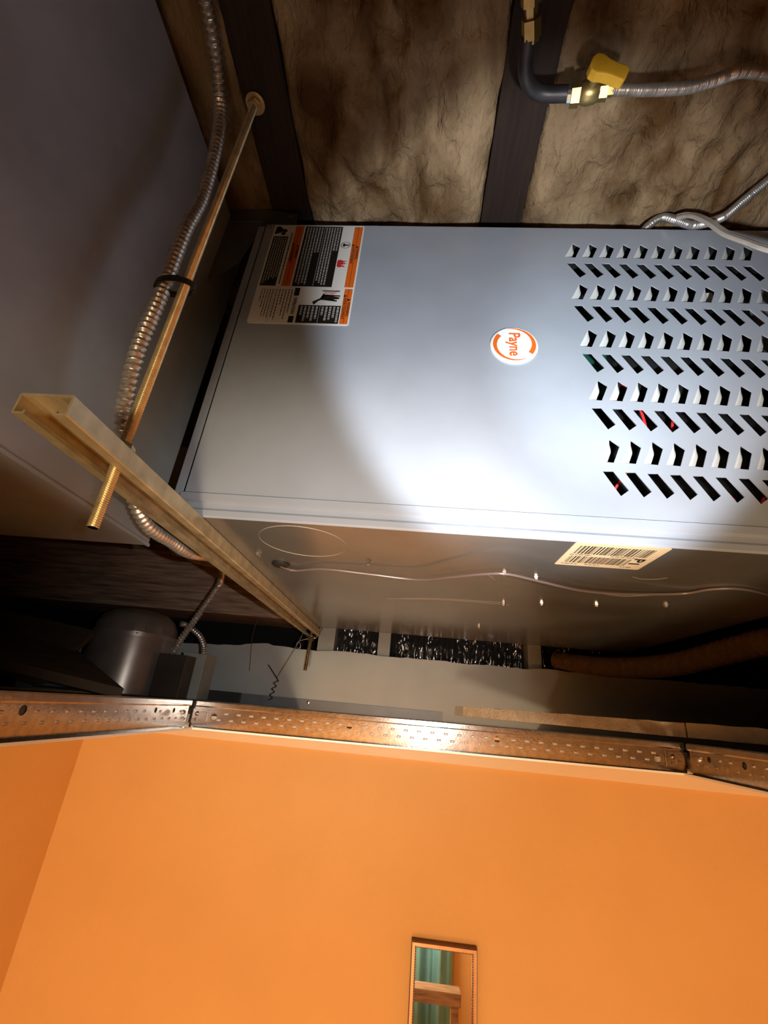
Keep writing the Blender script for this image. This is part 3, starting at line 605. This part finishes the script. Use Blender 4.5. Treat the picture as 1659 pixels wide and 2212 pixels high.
# ------------------------------------------------------------------ recessed light housing and boxes
cl = thing('light_housing', 'round bronze housing of a recessed light above the left cross tee', 'light housing', (-0.668, 1.06, -0.024))
cc = Vector((-0.668, 1.075, -0.022))
MB().lathe(cc, (0, 0, 1), [(0, 0.094), (0.120, 0.094), (0.150, 0.091), (0.170, 0.080), (0.182, 0.062), (0.188, 0.035)], 40).build('can', M['can'], cl, smooth=True, sharp=50)
MB().lathe(cc + Vector((0, 0, 0.122)), (0, 0, 1), [(0, 0.0952), (0.010, 0.0952)], 40).build('rim_band', M['can'], cl, smooth=True)
for a in (-1.20, -0.75):
    d = Vector((math.cos(a), math.sin(a), 0)); p = cc + d * 0.092 + Vector((0, 0, 0.143))
    MB().obox(p, Vector((-d.y, d.x, 0)) * 0.009, d * 0.0015 + Vector((0, 0, -0.0003)), Vector((0, 0, 0.012)) - d * 0.004).build('vent_tab', M['can'], cl, bevel=0.0006)
d = Vector((math.cos(-1.0), math.sin(-1.0), 0))
MB().lathe(cc + d * 0.0945 + Vector((0, 0, 0.127)), d, [(0, 0.0032), (0.0018, 0.0028), (0.0024, 0.001)], 10).build('rivet', M['steel'], cl, smooth=True)
mb = MB(); mb.box(-0.80, -0.44, 0.985, 1.18, -0.0245, -0.0215); mb.build('mounting_pan', M['plate_dark'], cl)
tag(MB().box(-0.570, -0.504, 1.030, 1.078, -0.021, 0.0700).build('junction_box', M['plate_dark'], bevel=0.001), 'dark brown junction box beside the bronze light housing', 'box')
tag(MB().box(-0.542, -0.485, 1.085, 1.150, -0.021, 0.0800).build('junction_box', M['stud'], bevel=0.001), 'pale grey junction box with a cable entering its top', 'box')
tag(MB().box(-0.500, -0.405, 1.150, 1.158, -0.0200, 0.0030).build('foam_strip', M['rubber'], bevel=0.001), 'short black strip lying behind the grid corner by the grey box', 'strip')
# tipped tile backs on the left
def board(name, label, a, b, c, th, m, cat):
    a, b, c = Vector(a), Vector(b), Vector(c); d = a + (c - b); n = (b - a).cross(c - b).normalized() * th
    if n.z > 0: n = -n
    mb = MB(); mb.add([a, b, c, d, a + n, b + n, c + n, d + n], [(0, 1, 2, 3), (7, 6, 5, 4), (0, 4, 5, 1), (1, 5, 6, 2), (2, 6, 7, 3), (3, 7, 4, 0)])
    return tag(mb.build(name, m), label, cat)
board('ceiling_tile', 'tipped brown tile back whose sloping edge crosses the light housing', (-0.4397, 0.72, -0.0086), (-0.700, 0.93, 0.0570), (-1.000, 0.80, 0.1050), 0.014, M['tile_back'], 'ceiling tile')
board('ceiling_tile', 'brown tile back leaning behind the tipped one at the left edge', (-0.640, 0.80, -0.0050), (-0.7100, 0.985, 0.1020), (-1.050, 0.93, 0.1420), 0.014, M['tile_back'], 'ceiling tile')
# tiles lying loose on the grid at the right
def loose(ax, ay, bx_, by, zb, zt, depth, label):
    a, b = Vector((ax, ay, 0)), Vector((bx_, by, 0)); e = (b - a).normalized(); n = Vector((-e.y, e.x, 0)); n = n if n.y > 0 else -n
    vs = []; N = 26
    for j in (0, 1):
        for i in range(N + 1):
            p = a.lerp(b, i / N) + n * depth * j
            k = 0.0012 * noise.noise(Vector((i * 0.9, j * 5, zt * 300)))
            vs += [(p.x + n.x * k, p.y + n.y * k, zb + k * 0.5), (p.x + n.x * k, p.y + n.y * k, zt + k)]
    fs = []; R = 2 * (N + 1)
    for i in range(N):
        q = 2 * i; fs += [(q, q + 2, q + 3, q + 1), (R + q, R + q + 1, R + q + 3, R + q + 2), (q + 1, q + 3, R + q + 3, R + q + 1), (q, R + q, R + q + 2, q + 2)]
    fs += [(0, 1, R + 1, R), (2 * N, R + 2 * N, R + 2 * N + 1, 2 * N + 1)]
    tag(MB().add(vs, fs).build('ceiling_tile', M['tile']), label, 'ceiling tile')
loose(0.1140, 0.950, 0.3610, 0.645, -0.0005, 0.0165, 0.30, 'tan tile lying loose on the far tee, its left end in shadow')
loose(0.3622, 0.643, 0.640, 0.395, 0.0000, 0.0172, 0.30, 'tan tile at the right edge, beyond the break in the loose tiles')

# ------------------------------------------------------------------ beam, studs, foil and loose wires at the back
tag(MB().box(-1.45, -0.305, 1.235, 1.40, 0.204, 0.470).build('timber_beam', M['timber'], bevel=0.004), 'old dark timber beam with streaked grain above the light housing', 'beam')
mb = MB(); rnd = random.Random(5)
bm = bmesh.new(); bmesh.ops.create_icosphere(bm, subdivisions=5, radius=1.0)
for v in bm.verts:
    k = 1 + 0.35 * noise.noise(v.co * 2.3) + 0.16 * noise.noise(v.co * 7) + 0.07 * noise.noise(v.co * 19)
    v.co = Vector((-0.625, 1.225, 0.392)) + Vector((v.co.x * 0.150, v.co.y * 0.022, v.co.z * 0.050)) * k + Vector((0, 0, -0.22 * v.co.x * 0.15))
me = bpy.data.meshes.new('mortar_clump'); bm.to_mesh(me); bm.free()
tag(finish('mortar_clump', me, M['mortar']), 'crumbly brown mortar clump on the timber beam behind the channel', 'mortar')
for x0, x1, lab in ((-0.262, -0.214, 'grey stud in the wall gap beside the far end of the channel'), (-0.0880, -0.0530, 'narrow grey stud between the two patches of black film'), (0.3330, 0.3700, 'grey stud in the shaded part of the wall gap')):
    tag(MB().box(x0, x1, 1.2945, 1.375, -0.04, 0.62).build('wall_stud', M['stud'], bevel=0.001), lab, 'stud')
def film(x0, x1, label, seed):
    nx, nz = int((x1 - x0) / 0.0022), 60; vs = []; fs = []
    for j in range(nz + 1):
        for i in range(nx + 1):
            x = x0 + (x1 - x0) * i / nx; z = 0.02 + 0.26 * j / nz
            fold = noise.noise(Vector((x * 75 + seed, z * 9, 0))) * 0.010 + abs(noise.noise(Vector((x * 170, z * 34, seed)))) * 0.006 + noise.noise(Vector((x * 300, z * 90, seed))) * 0.0022
            vs.append((x, 1.335 + fold, z))
    for j in range(nz):
        for i in range(nx):
            k = j * (nx + 1) + i; fs.append((k, k + 1, k + nx + 2, k + nx + 1))
    o = MB().add(vs, fs).build('plastic_film', M['foil'], smooth=True, sharp=180)
    tag(o, label, 'plastic film')
film(-0.211, -0.0905, 'crinkled black film in the gap left of the narrow stud', 1.0)
film(-0.0505, 0.3305, 'long crinkled black film catching the flash under the furnace', 4.0)
film(0.3725, 0.560, 'dim black film beside the tan ribbed tube', 9.0)
hw = thing('hanger_wire', 'thin bright wire looped round the far channel end and twisted at its foot', 'wire', (-0.3558, 1.25, -0.01))
tube([(-0.2346, 1.232, 0.2020), (-0.2520, 1.226, 0.1620), (-0.2650, 1.226, 0.1590), (-0.2885, 1.222, 0.1690), (-0.2960, 1.225, 0.1560), (-0.3000, 1.228, 0.1480), (-0.3065, 1.23, 0.1336), (-0.3471, 1.240, 0.0473)], 0.0009, 6, 0.004).build('wire', M['steel'], hw, smooth=True)
tube([(-0.2560, 1.226, 0.1575), (-0.2800, 1.224, 0.1530), (-0.3020, 1.226, 0.1440), (-0.3060, 1.230, 0.1310), (-0.2960, 1.230, 0.1280), (-0.2950, 1.230, 0.1380), (-0.3020, 1.230, 0.1450)], 0.0009, 6, 0.003).build('wire', M['steel'], hw, smooth=True)
tw = [(-0.3760, 1.238, 0.0790)] + [(-0.3475 - 0.008 * i / 24 + 0.0042 * math.cos(i * 0.9), 1.242 + 0.0042 * math.sin(i * 0.9), 0.0430 - 0.0021 * i) for i in range(25)]
tube(tw, 0.0013, 6, 0.002).build('wire', M['wire_dark'], hw, smooth=True)
tag(tube([(-0.4423, 1.268, 0.2030), (-0.4462, 1.268, 0.1658), (-0.4440, 1.268, 0.1304), (-0.435, 1.268, 0.060)], 0.0009, 6, 0.005).build('hanger_wire', M['steel'], smooth=True), 'single thin wire hanging under the beam left of the channel end', 'wire')
tag(tube([(-0.1985, 0.6215, 0.1795), (-0.1900, 0.6330, 0.1790), (-0.1787, 0.6396, 0.179), (-0.1313, 0.6166, 0.178), (-0.0624, 0.6175, 0.1755), (0.0054, 0.6181, 0.173), (0.0489, 0.5838, 0.170), (0.0931, 0.5499, 0.168), (0.1205, 0.5415, 0.167), (0.1667, 0.5636, 0.167), (0.2255, 0.5971, 0.169), (0.2811, 0.6125, 0.172), (0.327, 0.6169, 0.176), (0.3747, 0.6128, 0.180), (0.395, 0.590, 0.1815), (0.43, 0.58, 0.1815), (0.50, 0.61, 0.1815)], 0.0017, 8, 0.006).build('control_wire', M['wire_grey'], smooth=True),
    'thin lilac grey wire sagging below the furnace from its rubber grommet', 'wire')
tag(tube([(0.400, 1.262, 0.160), (0.4300, 1.220, 0.150), (0.4690, 1.150, 0.1385), (0.4907, 1.05, 0.1290), (0.5266, 0.95, 0.1290), (0.5674, 0.88, 0.1440), (0.5866, 0.83, 0.1530), (0.5983, 0.78, 0.1580), (0.6235, 0.72, 0.166), (0.66, 0.62, 0.17)], 0.0215, 18, 0.0020, 0.060, 0.0140).build('ribbed_tube', M['tan'], smooth=True),
    'tan ribbed flexible tube curving under the right end of the furnace', 'tube')
mb = MB(); mb.lathe((-0.099, 0.470, 0.7180), (0.1, 0, 1), [(0, 0.0080), (0.010, 0.0055), (0.0145, 0.0035)], 10)
tag(mb.build('wire_nut', M['purple'], smooth=True), 'small purple wire nut on top of the furnace', 'wire nut')

# ------------------------------------------------------------------ mirror on the far wall and what it reflects
mr = thing('wall_mirror', 'narrow copper framed mirror hanging on the orange wall', 'mirror', (0.117, 1.27, -0.75))
X0, X1, Z0, Z1 = 0.0470, 0.1890, -1.05, -0.4580
def fr(name, w0, w1, ya, yb, m):
    me = plate2d([(X0 + w0, Z0 + w0), (X1 - w0, Z0 + w0), (X1 - w0, Z1 - w0), (X0 + w0, Z1 - w0)], [[(X0 + w1, Z0 + w1), (X1 - w1, Z0 + w1), (X1 - w1, Z1 - w1), (X0 + w1, Z1 - w1)]], abs(yb - ya), frame_mtx((0, (ya + yb) / 2, 0), (1, 0, 0), (0, 0, 1)))
    return finish(name, me, m, mr)
fr('frame_edge', 0.0, 0.0020, 1.264, 1.279, M['frame_dark'])['label'] = 'dark outer edge of the frame'
fr('frame', 0.0015, 0.0072, 1.259, 1.279, M['frame'])
fr('inner_step', 0.0068, 0.0102, 1.265, 1.279, M['frame'])
mb = MB(); p = []
for i in range(32): p.append((X0 + 0.0094 + (X1 - X0 - 0.0188) * i / 31, Z1 - 0.0094))
for i in range(130): p += [(X0 + 0.0094, Z1 - 0.0094 - i * 0.0043), (X1 - 0.0094, Z1 - 0.0094 - i * 0.0043)]
for x, z in p: mb.obox((x, 1.2642, z), (0.0012, 0, 0), (0, 0.0014, 0), (0, 0, 0.0012))
mb.build('bead_trim', M['frame_dark'], mr)['kind'] = 'stuff'
MB().box(X0 + 0.009, X1 - 0.009, 1.2680, 1.2700, Z0 + 0.009, Z1 - 0.009).build('mirror_glass', M['mirror'], mr)
vs = []; fs = []; nx = 150; nz = 2
for j in range(nz + 1):
    for i in range(nx + 1):
        x = -0.02 + 0.44 * i / nx; vs.append((x, -1.33 + 0.030 * math.sin(x * 42) + 0.016 * math.sin(x * 97 + 1), -2.25 + 1.45 * j / nz))
for j in range(nz):
    for i in range(nx): k = j * (nx + 1) + i; fs.append((k, k + 1, k + nx + 2, k + nx + 1))
cu = MB().add(vs, fs).build('curtain', M['curtain'], smooth=True, sharp=180)
cu.modifiers.new('cloth', 'SOLIDIFY').thickness = 0.003
tag(cu, 'teal curtain seen in the mirror on the orange wall', 'curtain')
ld = thing('step_ladder', 'worn wooden step ladder whose top rail shows in the mirror', 'ladder', (0.15, -0.50, ZF))
MB().box(-0.08, 0.368, -0.520, -0.450, -1.315, -1.262).build('top_rail', M['ladder'], ld, bevel=0.006)
for x in (-0.055, 0.325):
    MB().obox((x + 0.015, -0.42, -1.86), (0.018, 0, 0), (0, 0.024, 0), (0, 0.09, -0.545)).build('leg', M['ladder'], ld, bevel=0.003)
    MB().obox((x + 0.015, -0.70, -1.86), (0.016, 0, 0), (0, 0.018, 0), (0, -0.20, -0.545)).build('leg', M['ladder'], ld, bevel=0.003)
for k, z in enumerate((-1.55, -1.82, -2.10)):
    MB().box(-0.04, 0.34, -0.52 + 0.06 * (k + 1), -0.43 + 0.06 * (k + 1), z - 0.01, z + 0.01).build('tread', M['ladder'], ld, bevel=0.002)

# ------------------------------------------------------------------ the flashlight held beside the lens
fl = thing('flashlight', 'black flashlight held just outside the right edge, lighting the furnace', 'flashlight', tuple(TORCH - tdir * 0.15))
b0 = TORCH
MB().lathe(b0 - tdir * 0.155, tdir, [(0, 0.012), (0.004, 0.0145), (0.105, 0.0145), (0.118, 0.022), (0.128, 0.034), (0.150, 0.036)], 28).build('body', M['rubber'], fl, smooth=True)
MB().lathe(b0 - tdir * 0.006, tdir, [(0, 0.030), (0.004, 0.030)], 28).build('lens', M['white'], fl)
